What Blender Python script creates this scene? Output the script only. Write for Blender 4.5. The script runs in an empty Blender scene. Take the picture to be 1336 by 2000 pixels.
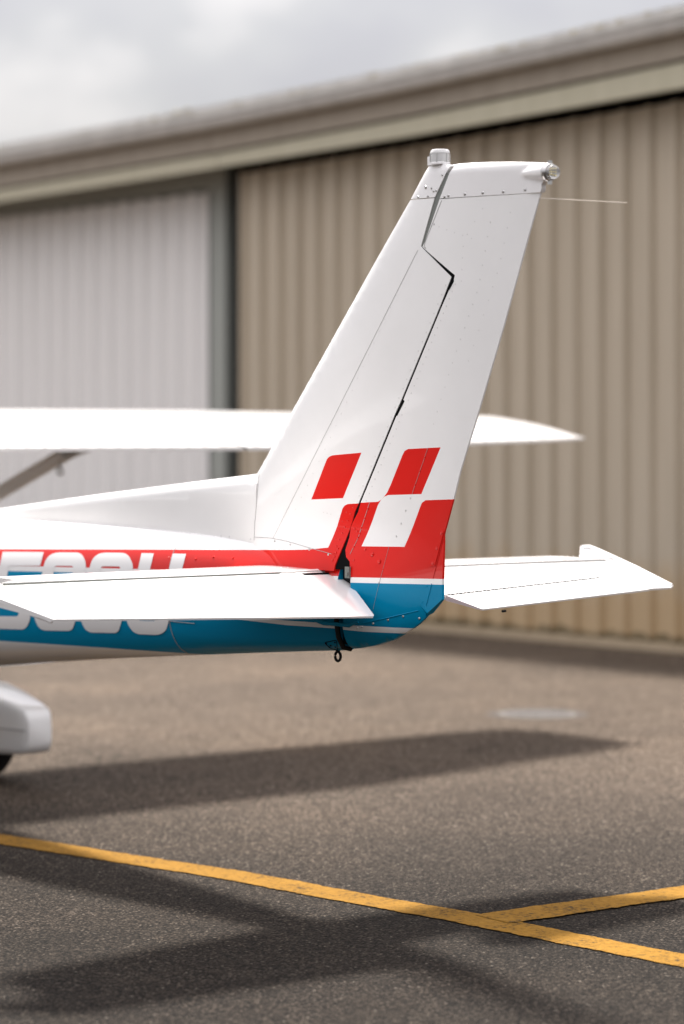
import bpy, bmesh, math, random
import numpy as np
from mathutils import Vector, Matrix
from mathutils.bvhtree import BVHTree
from mathutils.geometry import delaunay_2d_cdt

random.seed(7)
S = bpy.context.scene
COL = S.collection
PI = math.pi

# ------------------------------------------------------------------ camera
F, H, YH = 5000.0, 1.69, 865.0            # focal length in photo pixels, eye height, horizon row
TH = math.atan2(.776, .631)
RV = np.array([math.cos(TH), math.sin(TH), 0.]); DV = np.array([-math.sin(TH), math.cos(TH), 0.])
CAM = .015 * RV - 9.18 * DV; CAM[2] = H
cd = bpy.data.cameras.new("camera"); cam = bpy.data.objects.new("camera", cd); COL.objects.link(cam)
cd.sensor_fit = 'VERTICAL'; cd.sensor_height = 36.0; cd.sensor_width = 36.0
cd.lens = 36.0 * F / 2000.0
cd.shift_y = -(1000 - YH) / 2000.0
cd.clip_start = .1; cd.clip_end = 3000
cd.dof.use_dof = True; cd.dof.focus_distance = 8.95; cd.dof.aperture_fstop = 1.45; cd.dof.aperture_blades = 0
cam.matrix_world = Matrix(((RV[0], 0, -DV[0], CAM[0]), (RV[1], 0, -DV[1], CAM[1]), (0, 1, 0, CAM[2]), (0, 0, 0, 1)))
S.camera = cam

# ------------------------------------------------------------------ light
SUN_L = Vector((.45, -.22, -1.0))          # the way sunlight travels
ELEV = math.atan2(1.0, math.hypot(.45, .22)); 
w = bpy.data.worlds.new("World"); S.world = w; w.use_nodes = True
nt = w.node_tree; N = nt.nodes; L = nt.links
N.clear()
out = N.new("ShaderNodeOutputWorld"); bg = N.new("ShaderNodeBackground")
sky = N.new("ShaderNodeTexSky"); sky.sky_type = 'NISHITA'; sky.sun_disc = False
sky.sun_elevation = ELEV; sky.sun_rotation = math.atan2(-SUN_L.x, -SUN_L.y)
sky.air_density = 1.2; sky.dust_density = 2.5
tc = N.new("ShaderNodeTexCoord")
mp = N.new("ShaderNodeMapping"); mp.inputs["Scale"].default_value = (1, 1, 1.7)
L.new(tc.outputs["Generated"], mp.inputs[0])
nz = N.new("ShaderNodeTexNoise"); nz.inputs["Scale"].default_value = 9.0; nz.inputs["Detail"].default_value = 5; nz.inputs["Roughness"].default_value = .5
L.new(mp.outputs[0], nz.inputs["Vector"])
cr = N.new("ShaderNodeValToRGB")
e = cr.color_ramp.elements
e[0].position = .38; e[0].color = (.525, .51, .54, 1); e[1].position = .70; e[1].color = (.84, .80, .79, 1)
m_ = e.new(.54); m_.color = (.60, .585, .595, 1)
L.new(nz.outputs["Fac"], cr.inputs["Fac"])
# an overcast sky brightens from the horizon to the zenith
sx = N.new("ShaderNodeSeparateXYZ"); L.new(tc.outputs["Generated"], sx.inputs[0])
mr = N.new("ShaderNodeMapRange"); mr.inputs[1].default_value = 0.0; mr.inputs[2].default_value = 1.0; mr.inputs[3].default_value = .235; mr.inputs[4].default_value = 1.75
L.new(sx.outputs["Z"], mr.inputs[0])
mu = N.new("ShaderNodeMix"); mu.data_type = 'RGBA'; mu.blend_type = 'MULTIPLY'; mu.inputs[0].default_value = 1.0
L.new(cr.outputs["Color"], mu.inputs[6]); L.new(mr.outputs[0], mu.inputs[7])
sk = N.new("ShaderNodeMix"); sk.data_type = 'RGBA'; sk.blend_type = 'MULTIPLY'; sk.inputs[0].default_value = 1.0
sk.inputs[7].default_value = (.08, .08, .08, 1); L.new(sky.outputs[0], sk.inputs[6])
mx = N.new("ShaderNodeMix"); mx.data_type = 'RGBA'; mx.inputs[0].default_value = .90
L.new(sk.outputs[2], mx.inputs[6]); L.new(mu.outputs[2], mx.inputs[7])
L.new(mx.outputs[2], bg.inputs["Color"]); bg.inputs["Strength"].default_value = 1.0
L.new(bg.outputs[0], out.inputs[0])

sd = bpy.data.lights.new("sun", 'SUN'); so = bpy.data.objects.new("sun", sd); COL.objects.link(so)
sd.energy = 3.6; sd.angle = math.radians(6.5); sd.color = (1.0, .95, .88)
so.rotation_euler = SUN_L.to_track_quat('-Z', 'Y').to_euler(); so.location = (0, 0, 30)

S.view_settings.view_transform = 'Standard'; S.view_settings.look = 'None'; S.view_settings.gamma = 1
S.view_settings.exposure = 1.31
S.cycles.use_denoising = True
S.cycles.max_bounces = 8

# ------------------------------------------------------------------ reading the photograph: a pixel's ray meets a real plane
def ray(px, py): return RV * ((px - 668) / F) + DV + np.array([0, 0, -(py - YH) / F])
def on_plane(px, py, p, n):
    r = ray(px, py); n = np.array(n, float)
    return CAM + r * (np.dot(np.array(p, float) - CAM, n) / np.dot(r, n))
def atY(px, py, Y=0.): return on_plane(px, py, (0, Y, 0), (0, 1, 0))
def atZ(px, py, Z=0.): return on_plane(px, py, (0, 0, Z), (0, 0, 1))

# ------------------------------------------------------------------ materials
def mat(name, col, rough=.5, metal=0., coat=0., spec=.5):
    m = bpy.data.materials.new(name); m.use_nodes = True
    b = m.node_tree.nodes["Principled BSDF"]
    b.inputs["Base Color"].default_value = (*col, 1); b.inputs["Roughness"].default_value = rough
    b.inputs["Metallic"].default_value = metal; b.inputs["Coat Weight"].default_value = coat
    b.inputs["Coat Roughness"].default_value = .04; b.inputs["Specular IOR Level"].default_value = spec
    return m
def nodes(m): return m.node_tree.nodes, m.node_tree.links, m.node_tree.nodes["Principled BSDF"]
def noise(m, scale, detail=4, rough=.55, coord="Object", stretch=None):
    Nn, Ll, b = nodes(m)
    t = Nn.new("ShaderNodeTexCoord"); z = Nn.new("ShaderNodeTexNoise")
    z.inputs["Scale"].default_value = scale; z.inputs["Detail"].default_value = detail; z.inputs["Roughness"].default_value = rough
    if stretch:
        q = Nn.new("ShaderNodeMapping"); q.inputs["Scale"].default_value = stretch
        Ll.new(t.outputs[coord], q.inputs[0]); Ll.new(q.outputs[0], z.inputs["Vector"])
    else: Ll.new(t.outputs[coord], z.inputs["Vector"])
    return z
def ramp(m, src, stops):
    Nn, Ll, b = nodes(m); r = Nn.new("ShaderNodeValToRGB"); el = r.color_ramp.elements
    el[0].position, el[0].color = stops[0][0], (*stops[0][1], 1); el[1].position, el[1].color = stops[-1][0], (*stops[-1][1], 1)
    for p, c in stops[1:-1]:
        k = el.new(p); k.color = (*c, 1)
    Ll.new(src, r.inputs["Fac"]); return r
def bump(m, src, strength, dist):
    Nn, Ll, b = nodes(m); k = Nn.new("ShaderNodeBump"); k.inputs["Strength"].default_value = strength; k.inputs["Distance"].default_value = dist
    Ll.new(src, k.inputs["Height"]); return k
def paint(name, col, wave=.35, rough=.22, coat=.6, spec=.5):
    """aircraft enamel: slightly uneven colour, faintly wavy sheet metal under a clear coat"""
    m = mat(name, col, rough, 0, coat, spec)
    Nn, Ll, b = nodes(m)
    z = noise(m, 2.3, 5, .6); c = np.array(col)
    r = ramp(m, z.outputs["Fac"], [(.3, tuple(c * .955)), (.7, tuple(np.minimum(c * 1.02, 1)))])
    Ll.new(r.outputs["Color"], b.inputs["Base Color"])
    z2 = noise(m, 5.0, 0, .3); k = bump(m, z2.outputs["Fac"], wave, .004)
    Ll.new(k.outputs["Normal"], b.inputs["Normal"]); Ll.new(k.outputs["Normal"], b.inputs["Coat Normal"])
    return m
WHITE = paint("white_enamel", (.82, .81, .80), .22)
RED = paint("red_enamel", (.64, .010, .006), .45, .3, .42, .16)
BLUE = paint("blue_enamel", (.0, .225, .41), .22, .35, .09, .06)
PLASTIC = paint("white_plastic", (.80, .785, .78), .1, .3)
BLACK = mat("black_rubber", (.007, .007, .008), .6, 0, 0, .2)
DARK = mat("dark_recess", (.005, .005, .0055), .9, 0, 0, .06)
SEAM = mat("seam_sealant", (.33, .325, .32), .6)
RIVET = mat("shaded_rivet_paint", (.60, .59, .58), .4)  # white rivets greyed: their small shadows are put into the colour
SPAR = mat("grey_primer", (.16, .17, .155), .5)
STEEL = mat("steel", (.55, .54, .53), .28, 1.0)
GREY = mat("grey_paint", (.42, .42, .41), .4, 0, .2)
TYRE = mat("tyre_rubber", (.010, .010, .011), .75)
LED = mat("led_board", (.75, .66, .38), .4)
_n, _l, _b = nodes(BLACK)
CLEAR = mat("clear_lens", (.97, .97, .97), .03); _n, _l, _b = nodes(CLEAR)
_b.inputs["Transmission Weight"].default_value = .9; _b.inputs["IOR"].default_value = 1.3
LENS = mat("milky_lens", (.72, .715, .71), .12, 0, .5); _n, _l, _b = nodes(LENS); _b.inputs["Transmission Weight"].default_value = .25
WINDOW = mat("cabin_glass", (.02, .025, .028), .04, 0, 0)

# ------------------------------------------------------------------ mesh helpers
def link(name, me, parent=None):
    o = bpy.data.objects.new(name, me); COL.objects.link(o)
    if parent: o.parent = parent
    return o
def mesh(name, vs, fs, mats, parent=None, idx=None, smooth=40):
    me = bpy.data.meshes.new(name); me.from_pydata([tuple(map(float, v)) for v in vs], [], fs)
    for m in (mats if isinstance(mats, (list, tuple)) else [mats]): me.materials.append(m)
    if idx is not None: me.polygons.foreach_set("material_index", idx)
    bm = bmesh.new(); bm.from_mesh(me); bmesh.ops.recalc_face_normals(bm, faces=bm.faces); bm.to_mesh(me); bm.free()
    if smooth:
        me.polygons.foreach_set("use_smooth", [True] * len(me.polygons)); me.set_sharp_from_angle(angle=math.radians(smooth))
    me.update()
    return link(name, me, parent)
def tag(o, label=None, cat=None, group=None, kind=None):
    for k, v in (("label", label), ("category", cat), ("group", group), ("kind", kind)):
        if v: o[k] = v
    return o
class MB:
    """collects shapes for ONE mesh"""
    def __init__(s): s.v = []; s.f = []
    def add(s, v, f):
        o = len(s.v); s.v += [tuple(map(float, p)) for p in v]; s.f += [tuple(i + o for i in q) for q in f]; return s
    def box(s, a, b):
        (x0, y0, z0), (x1, y1, z1) = a, b
        return s.add([(x0,y0,z0),(x1,y0,z0),(x1,y1,z0),(x0,y1,z0),(x0,y0,z1),(x1,y0,z1),(x1,y1,z1),(x0,y1,z1)],
                     [(0,3,2,1),(4,5,6,7),(0,1,5,4),(1,2,6,5),(2,3,7,6),(3,0,4,7)])
    def tube(s, pts, r, n=8, caps=True, squash=None):
        pts = [np.array(p, float) for p in pts]; rs = r if isinstance(r, (list, tuple)) else [r] * len(pts)
        vs, fs = [], []
        up = np.array([0, 0, 1.])
        for i, p in enumerate(pts):
            t = pts[min(i + 1, len(pts) - 1)] - pts[max(i - 1, 0)]; t /= np.linalg.norm(t)
            a = np.cross(t, up)
            if np.linalg.norm(a) < 1e-3: a = np.cross(t, np.array([1., 0, 0]))
            a /= np.linalg.norm(a); b = np.cross(a, t)
            for k in range(n):
                q = 2 * PI * k / n; sa, sb = (squash or (1, 1))
                vs.append(p + rs[i] * (math.cos(q) * a * sa + math.sin(q) * b * sb))
        for i in range(len(pts) - 1):
            for k in range(n): fs.append((i*n+k, i*n+(k+1) % n, (i+1)*n+(k+1) % n, (i+1)*n+k))
        if caps: fs += [tuple(range(n))[::-1], tuple(range((len(pts)-1)*n, len(pts)*n))]
        return s.add(vs, fs)
    def lathe(s, c, prof, n=24, axis=(0, 0, 1)):
        ax = np.array(axis, float); ax /= np.linalg.norm(ax)
        a = np.cross(ax, [0, 1., 0]) if abs(ax[1]) < .9 else np.cross(ax, [1., 0, 0]); a /= np.linalg.norm(a); b = np.cross(ax, a)
        vs, fs = [], []; c = np.array(c, float)
        for r, h in prof:
            for k in range(n):
                q = 2 * PI * k / n; vs.append(c + ax * h + max(r, 1e-5) * (math.cos(q) * a + math.sin(q) * b))
        for i in range(len(prof) - 1):
            for k in range(n): fs.append((i*n+k, i*n+(k+1) % n, (i+1)*n+(k+1) % n, (i+1)*n+k))
        return s.add(vs, fs)
    def head(s, p, nrm, r, hgt=.45, n=6):
        """a low rivet or screw head"""
        return s.lathe(np.array(p) - np.array(nrm) * .0003, [(r, 0), (r * .8, r * hgt * .7), (r * .3, r * hgt), (0, r * hgt)], n, nrm)
    def build(s, name, mats, parent=None, smooth=40): return mesh(name, s.v, s.f, mats, parent, None, smooth)

def pip(p, poly):
    x, y = p; c = False; n = len(poly); j = n - 1
    for i in range(n):
        xi, yi = poly[i]; xj, yj = poly[j]
        if (yi > y) != (yj > y) and x < (xj - xi) * (y - yi) / (yj - yi) + xi: c = not c
        j = i
    return c
def rounded(poly, radii, n=6):
    """polygon with rounded corners; radii one number or one per corner"""
    P = [np.array(p, float) for p in poly]; out_ = []; m = len(P)
    rr = radii if isinstance(radii, (list, tuple)) else [radii] * m
    for i in range(m):
        a, b, c = P[i-1], P[i], P[(i+1) % m]
        r = rr[i]
        if r <= 0: out_.append(tuple(b)); continue
        u = a - b; v = c - b; lu, lv = np.linalg.norm(u), np.linalg.norm(v); r1 = min(r, lu * .49, lv * .49)
        s0 = b + u / lu * r1; s1 = b + v / lv * r1
        for k in range(n + 1):
            t = k / n; out_.append(tuple((1-t)**2 * s0 + 2*t*(1-t) * b + t*t * s1))
    return out_
def triangulate(outline, extra, loops=()):
    """CDT of an outline with inner constraint loops and free points; keeps triangles inside the outline"""
    pts = [tuple(p) for p in outline]; n = len(pts); ed = [(i, (i + 1) % n) for i in range(n)]
    for lp in loops:
        o = len(pts); pts += [tuple(p) for p in lp]; k = len(lp); ed += [(o + i, o + (i + 1) % k) for i in range(k)]
    pts += [tuple(p) for p in extra]
    V, _, Fc, *_ = delaunay_2d_cdt([Vector(p) for p in pts], ed, [], 0, 1e-5)
    V = [(v.x, v.y) for v in V]
    T = [t for t in Fc if pip(tuple(np.mean([V[i] for i in t], axis=0)), outline)]
    return V, T
def densify(poly, d):
    o = []
    for i, p in enumerate(poly):
        q = poly[(i + 1) % len(poly)]; k = max(1, int(math.dist(p, q) / d))
        for j in range(k): o.append((p[0] + (q[0]-p[0]) * j / k, p[1] + (q[1]-p[1]) * j / k))
    return o
def grid_points(poly, d):
    xs = [p[0] for p in poly]; ys = [p[1] for p in poly]; o = []
    x = min(xs) + d * .37
    while x < max(xs):
        y = min(ys) + d * .41
        while y < max(ys):
            if pip((x, y), poly): o.append((x + random.uniform(-.1, .1) * d, y + random.uniform(-.1, .1) * d))
            y += d
        x += d
    return o
def slab(name, outline, front, back, mats, parent=None, regions=(), d=.035, extra=(), smooth=38, d_out=None):
    """a closed plate: outline in its own plane, front(u, v) and back(u, v) give the two skins; regions = (polygon, material slot)"""
    ol = densify(outline, d_out or d)
    ex = grid_points(outline, d) + [p for p in extra if pip(p, outline)]
    loops = []
    for poly, _i in regions:
        loops.append(densify(poly, d))
    V, T = triangulate(ol, ex, loops)
    n = len(V); vs = [front(*p) for p in V] + [back(*p) for p in V]
    fs, mi = [], []
    cnt = {}
    for t in T:
        c = tuple(np.mean([V[i] for i in t], axis=0)); k = 0
        for poly, i in regions:
            if pip(c, poly): k = i
        fs.append(tuple(t)); mi.append(k); fs.append(tuple(i + n for i in reversed(t))); mi.append(k)
        for a, b in ((t[0], t[1]), (t[1], t[2]), (t[2], t[0])):
            cnt.setdefault((min(a, b), max(a, b)), []).append((a, b, k))
    for q in cnt.values():
        if len(q) == 1:
            a, b, k = q[0]; fs.append((b, a, a + n, b + n)); mi.append(k)
    used = sorted({i for f in fs for i in f}); rm = {o: i for i, o in enumerate(used)}
    vs = [vs[i] for i in used]; fs = [tuple(rm[i] for i in f) for f in fs]
    return mesh(name, vs, fs, mats, parent, mi, smooth)

# ------------------------------------------------------------------ ground
asphalt = mat("asphalt", (.06, .055, .05), .8, 0, 0, .12)
Nn, Ll, b = nodes(asphalt)
t = Nn.new("ShaderNodeTexCoord")
vo = Nn.new("ShaderNodeTexVoronoi"); vo.inputs["Scale"].default_value = 112; Ll.new(t.outputs["Object"], vo.inputs["Vector"])
vo2 = Nn.new("ShaderNodeTexVoronoi"); vo2.inputs["Scale"].default_value = 240; Ll.new(t.outputs["Object"], vo2.inputs["Vector"])
bw = Nn.new("ShaderNodeSeparateColor"); Ll.new(vo.outputs["Color"], bw.inputs[0])
st = ramp(asphalt, bw.outputs[0], [(0, (.019, .0152, .0122)), (.45, (.055, .0428, .0332)), (.80, (.105, .083, .0655)), (.95, (.165, .132, .105)), (.99, (.24, .197, .16)), (1, (.40, .345, .29))])
edge = ramp(asphalt, vo.outputs["Distance"], [(.0, (1.1, 1.1, 1.1)), (.38, (1, 1, 1)), (.72, (.22, .21, .20))])
mm = Nn.new("ShaderNodeMix"); mm.data_type = 'RGBA'; mm.blend_type = 'MULTIPLY'; mm.inputs[0].default_value = 1
Ll.new(st.outputs[0], mm.inputs[6]); Ll.new(edge.outputs[0], mm.inputs[7])
zb = noise(asphalt, .55, 12, .72); rb = ramp(asphalt, zb.outputs["Fac"], [(.28, (.62, .62, .63)), (.5, (1, 1, 1)), (.74, (1.45, 1.40, 1.35))])
m2 = Nn.new("ShaderNodeMix"); m2.data_type = 'RGBA'; m2.blend_type = 'MULTIPLY'; m2.inputs[0].default_value = 1
Ll.new(mm.outputs[2], m2.inputs[6]); Ll.new(rb.outputs[0], m2.inputs[7]); 
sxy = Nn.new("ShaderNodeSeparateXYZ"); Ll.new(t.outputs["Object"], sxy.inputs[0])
# brightness falloff with view depth painted into the asphalt colour: dark near, pale far
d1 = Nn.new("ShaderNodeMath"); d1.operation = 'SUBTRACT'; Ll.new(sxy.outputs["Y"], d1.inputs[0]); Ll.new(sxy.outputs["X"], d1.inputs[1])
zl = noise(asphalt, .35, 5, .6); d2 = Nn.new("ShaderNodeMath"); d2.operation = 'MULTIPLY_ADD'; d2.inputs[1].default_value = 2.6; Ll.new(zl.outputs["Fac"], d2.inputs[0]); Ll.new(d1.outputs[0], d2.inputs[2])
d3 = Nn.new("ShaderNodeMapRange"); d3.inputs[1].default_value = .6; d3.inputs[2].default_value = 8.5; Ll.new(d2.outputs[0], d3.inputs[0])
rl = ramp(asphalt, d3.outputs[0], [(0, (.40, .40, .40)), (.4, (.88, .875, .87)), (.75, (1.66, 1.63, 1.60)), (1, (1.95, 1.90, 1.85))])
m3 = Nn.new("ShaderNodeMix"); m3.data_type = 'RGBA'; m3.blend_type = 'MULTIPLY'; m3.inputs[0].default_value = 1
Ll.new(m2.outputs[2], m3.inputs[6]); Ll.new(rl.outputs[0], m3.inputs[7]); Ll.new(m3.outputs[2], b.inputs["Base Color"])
hh = Nn.new("ShaderNodeMath"); hh.operation = 'MULTIPLY_ADD'; hh.inputs[1].default_value = -.5
Ll.new(vo2.outputs["Distance"], hh.inputs[0])
h2 = Nn.new("ShaderNodeMath"); h2.operation = 'SUBTRACT'; h2.inputs[0].default_value = 1.0; Ll.new(vo.outputs["Distance"], h2.inputs[1]); Ll.new(h2.outputs[0], hh.inputs[2])
kb = bump(asphalt, hh.outputs[0], .9, .006); Ll.new(kb.outputs[0], b.inputs["Normal"])
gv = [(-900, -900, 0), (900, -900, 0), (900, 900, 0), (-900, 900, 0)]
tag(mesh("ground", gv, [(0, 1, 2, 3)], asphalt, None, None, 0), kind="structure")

# painted lines
yellow = mat("yellow_marking_paint", (.62, .30, .035), .7, 0, 0, .08)
Nn, Ll, b = nodes(yellow)
z1 = noise(yellow, 45, 6, .8); z2 = noise(yellow, 5, 4, .6)
ad = Nn.new("ShaderNodeMath"); ad.operation = 'MULTIPLY_ADD'; ad.inputs[1].default_value = .45; Ll.new(z2.outputs["Fac"], ad.inputs[0]); Ll.new(z1.outputs["Fac"], ad.inputs[2])
ry = ramp(yellow, ad.outputs[0], [(.55, (.035, .026, .016)), (.61, (.10, .055, .012)), (.68, (.225, .112, .014)), (.95, (.30, .160, .026))])
Ll.new(ry.outputs[0], b.inputs["Base Color"])
vy = Nn.new("ShaderNodeTexVoronoi"); vy.inputs["Scale"].default_value = 95; ty = Nn.new("ShaderNodeTexCoord"); Ll.new(ty.outputs["Object"], vy.inputs["Vector"])
ky = bump(yellow, vy.outputs["Distance"], .5, -.005); Ll.new(ky.outputs[0], b.inputs["Normal"])
def stripe(name, centre, wd, label, z=.004):
    """ribbon along a surveyed centre line, with slightly ragged edges"""
    C_ = [np.array(p, float) for p in centre]; pts = []
    for a, b_ in zip(C_[:-1], C_[1:]):
        k = max(1, int(np.linalg.norm(b_ - a) / .010)); pts += [a + (b_ - a) * i / k for i in range(k)]
    pts.append(C_[-1]); L_, R_ = [], []; ph = random.random() * 9; jl = jr = 0
    for i, p in enumerate(pts):
        u = pts[min(i + 30, len(pts) - 1)] - pts[max(i - 30, 0)]; u /= np.linalg.norm(u); n = np.array([-u[1], u[0]])
        jl = .8 * jl + random.gauss(0, .0022); jr = .8 * jr + random.gauss(0, .0022)
        L_.append((*(p + n * (wd / 2 + jl + .003 * math.sin(i * .05 + ph))), z)); R_.append((*(p - n * (wd / 2 + jr + .003 * math.sin(i * .043 + ph))), z))
    m = len(pts)
    o = mesh(name, L_ + R_, [(i, i + 1, m + i + 1, m + i) for i in range(m - 1)], yellow, None, None, 0)
    return tag(o, label, "painted line", "yellow lines painted on the apron")
G = lambda x, y: atZ(x, y)[:2]
c = [G(0, 1640), G(450, 1710), G(880, 1789), G(1336, 1878)]
c = [c[0] + (c[0] - c[1]) * 2.5] + c + [c[3] + (c[3] - c[2]) * 4]
stripe("painted_line", c, .172, "long yellow line crossing the asphalt under the tail from left to lower right")
c = [G(1100, 1777.5), G(1336, 1744.5)]; dr = (c[1] - c[0]) / np.linalg.norm(c[1] - c[0])
stripe("painted_line", [c[0] - dr * .335] + c + [c[1] + dr * 6], .190, "shorter yellow line branching off towards the hangar at the lower right", .006)

# drain cover
iron = mat("worn_iron", (.12, .11, .11), .6, 0); Nn, Ll, b = nodes(iron)
zi = noise(iron, 30, 4); ri = ramp(iron, zi.outputs["Fac"], [(.3, (.088, .078, .072)), (.7, (.135, .123, .117))]); Ll.new(ri.outputs[0], b.inputs["Base Color"])
mc = atZ(1050, 1395)
t = bpy.data.objects.new("drain_cover", None); COL.objects.link(t); t.location = (mc[0], mc[1], 0)
tag(t, "round pale metal drain cover set flush in the asphalt before the hangar", "drain cover")
m = MB(); m.lathe((0, 0, 0), [(.25, .001), (.25, .006), (.30, .006), (.32, .001)], 40); m.build("frame", mat("drain_frame", (.085, .074, .066), .85, 0, 0, .1), t)
m = MB(); m.lathe((0, 0, 0), [(.0, .004), (.245, .004), (.247, .001)], 40)
for k in range(-4, 5):
    hw = math.sqrt(max(.21**2 - (k*.048)**2, 0)); m.box((-hw, k*.048-.007, .0035), (hw, k*.048+.007, .007))
m.build("lid", iron, t, 30)

# ------------------------------------------------------------------ hangar
def cladding(name, c_lo, c_hi, stain, wide=True):
    m = mat(name, c_lo, .5, 0, 0, .4); Nn, Ll, b = nodes(m)
    z = noise(m, .9, 5, .6, "Object", (6, 6, .5)); r = ramp(m, z.outputs["Fac"], [(.3, c_lo), (.7, c_hi)])
    if stain:
        t = Nn.new("ShaderNodeTexCoord"); s = Nn.new("ShaderNodeSeparateXYZ"); Ll.new(t.outputs["Object"], s.inputs[0])
        zz = noise(m, 2.2, 5, .65, "Object", (2, 2, .6))
        a = Nn.new("ShaderNodeMath"); a.operation = 'MULTIPLY_ADD'; a.inputs[1].default_value = -.75; Ll.new(zz.outputs["Fac"], a.inputs[0]); Ll.new(s.outputs["Z"], a.inputs[2])
        q = ramp(m, a.outputs[0], [(0, (1, 1, 1)), (.12, (.8, .8, .8)), (.42, (0, 0, 0))])
        x = Nn.new("ShaderNodeMix"); x.data_type = 'RGBA'; x.inputs[7].default_value = (.50, .33, .15, 1)
        ff = Nn.new("ShaderNodeMath"); ff.operation = 'MULTIPLY'; ff.inputs[1].default_value = .62
        Ll.new(q.outputs[0], ff.inputs[0]); Ll.new(ff.outputs[0], x.inputs[0]); Ll.new(r.outputs[0], x.inputs[6])
        zg = noise(m, 5, 4, .7); ag = Nn.new("ShaderNodeMath"); ag.operation = 'MULTIPLY_ADD'; ag.inputs[1].default_value = -.20
        Ll.new(zg.outputs["Fac"], ag.inputs[0]); Ll.new(s.outputs["Z"], ag.inputs[2])
        qg = ramp(m, ag.outputs[0], [(0, (.75, .75, .75)), (.04, (0, 0, 0))])
        y = Nn.new("ShaderNodeMix"); y.data_type = 'RGBA'; y.inputs[7].default_value = (.045, .042, .018, 1)
        Ll.new(qg.outputs[0], y.inputs[0]); Ll.new(x.outputs[2], y.inputs[6]); Ll.new(y.outputs[2], b.inputs["Base Color"])
    else: Ll.new(r.outputs[0], b.inputs["Base Color"])
    return m
BEIGE = cladding("beige_cladding", (.475, .412, .32), (.535, .468, .37), True)
SILVER = cladding("silver_cladding", (.765, .755, .745), (.815, .805, .795), False)
STILE = mat("grey_green_steel", (.33, .35, .325), .5)
FASCIA = cladding("brown_fascia_paint", (.285, .245, .195), (.34, .295, .235), False)
TRIM = cladding("sage_trim_paint", (.46, .435, .32), (.52, .49, .375), False)
GUTTER = cladding("grey_gutter_metal", (.44, .43, .41), (.54, .525, .50), False)
MOSS = mat("moss", (.24, .20, .11), .9)
CONCRETE = cladding("concrete_plinth", (.38, .30, .20), (.44, .35, .24), False)

hg = bpy.data.objects.new("hangar", None); COL.objects.link(hg); hg.location = (-8, 9.35, 0)
tag(hg, "long beige metal hangar with a grey sliding door and mossy gutter behind the aircraft", "hangar")
hg.rotation_euler = (0, 0, 0)
HO = np.array([-8, 9.35, 0.])
def hbuild(m, name, mt, parent=hg, smooth=40):
    m.v = [tuple(np.array(p) - HO) for p in m.v]
    return m.build(name, mt, parent, smooth)
WY = 9.35
XW0, XW1 = -13.0, 3.0                       # beige wall; the door lies to the left of it
GAPS = -13.58
EAVE_X = [-26, -16.98, -12.92, -10.095, -8.507, -6.783, 3.4]
ROOF = [4.9, 4.925, 4.955, 5.0, 5.045, 5.107, 5.47]
GUT = [4.67, 4.69, 4.718, 4.775, 4.826, 4.885, 5.24]
BRN = [4.45, 4.47, 4.515, 4.58, 4.632, 4.696, 5.05]
GRN = [4.31, 4.335, 4.372, 4.41, 4.445, 4.483, 4.72]
def eave(name, lo, hi, y0, y1, mt, xs=None):
    xs = xs or EAVE_X; vs, fs = [], []
    for x in xs:
        zl, zh = np.interp(x, EAVE_X, lo), np.interp(x, EAVE_X, hi)
        vs += [(x, y0, zl), (x, y1, zl), (x, y1, zh), (x, y0, zh)]
    for i in range(len(xs) - 1):
        for k in range(4): fs.append((4*i+k, 4*i+(k+1) % 4, 4*i+4+(k+1) % 4, 4*i+4+k))
    fs += [(0, 1, 2, 3), tuple(4*(len(xs)-1)+k for k in (3, 2, 1, 0))]
    return hbuild(MB().add(vs, fs), name, mt, hg, 30)
off = lambda a, d: [v + d for v in a]
# trapezoidal cladding sheets, one object per sheet
def sheet_profile(x0, x1, pitch, depth, ribw, slope, phase=0.):
    pts = []; k = math.floor((x0 - phase) / pitch)
    while phase + k * pitch < x1 + pitch:
        a = phase + k * pitch
        for dx, dy in ((-ribw/2 - slope, 0), (-ribw/2, -depth), (ribw/2, -depth), (ribw/2 + slope, 0), (pitch*.5 - .012, 0), (pitch*.5, -.003), (pitch*.5 + .012, 0)):
            pts.append((a + dx, dy))
        k += 1
    xs = [p[0] for p in pts]; ys = [p[1] for p in pts]
    inner = [(x, y) for x, y in pts if x0 + 1e-4 < x < x1 - 1e-4]
    return [(x0, float(np.interp(x0, xs, ys)))] + inner + [(x1, float(np.interp(x1, xs, ys)))]
def sheet(name, x0, x1, zlo, zhi, y, mt, parent, pitch, depth, ribw, slope, phase, thick=.012):
    pr = sheet_profile(x0, x1, pitch, depth, ribw, slope, phase); vs, fs = [], []
    for x, dy in pr:
        zh = zhi(x) if callable(zhi) else zhi
        vs += [(x, y + dy, zlo), (x, y + dy, zh), (x, y + dy + thick, zh), (x, y + dy + thick, zlo)]
    for i in range(len(pr) - 1):
        for k in range(4): fs.append((4*i+k, 4*i+(k+1) % 4, 4*i+4+(k+1) % 4, 4*i+4+k))
    fs += [(0, 1, 2, 3), tuple(4*(len(pr)-1)+k for k in (3, 2, 1, 0))]
    return hbuild(MB().add(vs, fs), name, mt, parent, 20)
PITCH = .2905; PH = -7.465
wtop = lambda x: float(np.interp(x, EAVE_X, GRN)) - .03
x = PH + PITCH * .5 - PITCH * 19
x = XW0; nxt = PH - PITCH * 18 - PITCH * .30
while x < XW1 - .05:
    x1 = min(nxt, XW1)
    sheet("cladding_sheet", x, x1 - .002, .07, wtop, WY + random.uniform(0, .002), BEIGE, hg, PITCH, .060, .034, .012, PH)
    x = x1; nxt = x1 + PITCH * 3
m = MB(); m.box((XW0, WY - .06, -.05), (XW1, WY + .2, .07)); hbuild(m, "plinth", CONCRETE, hg, 0)
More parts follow.
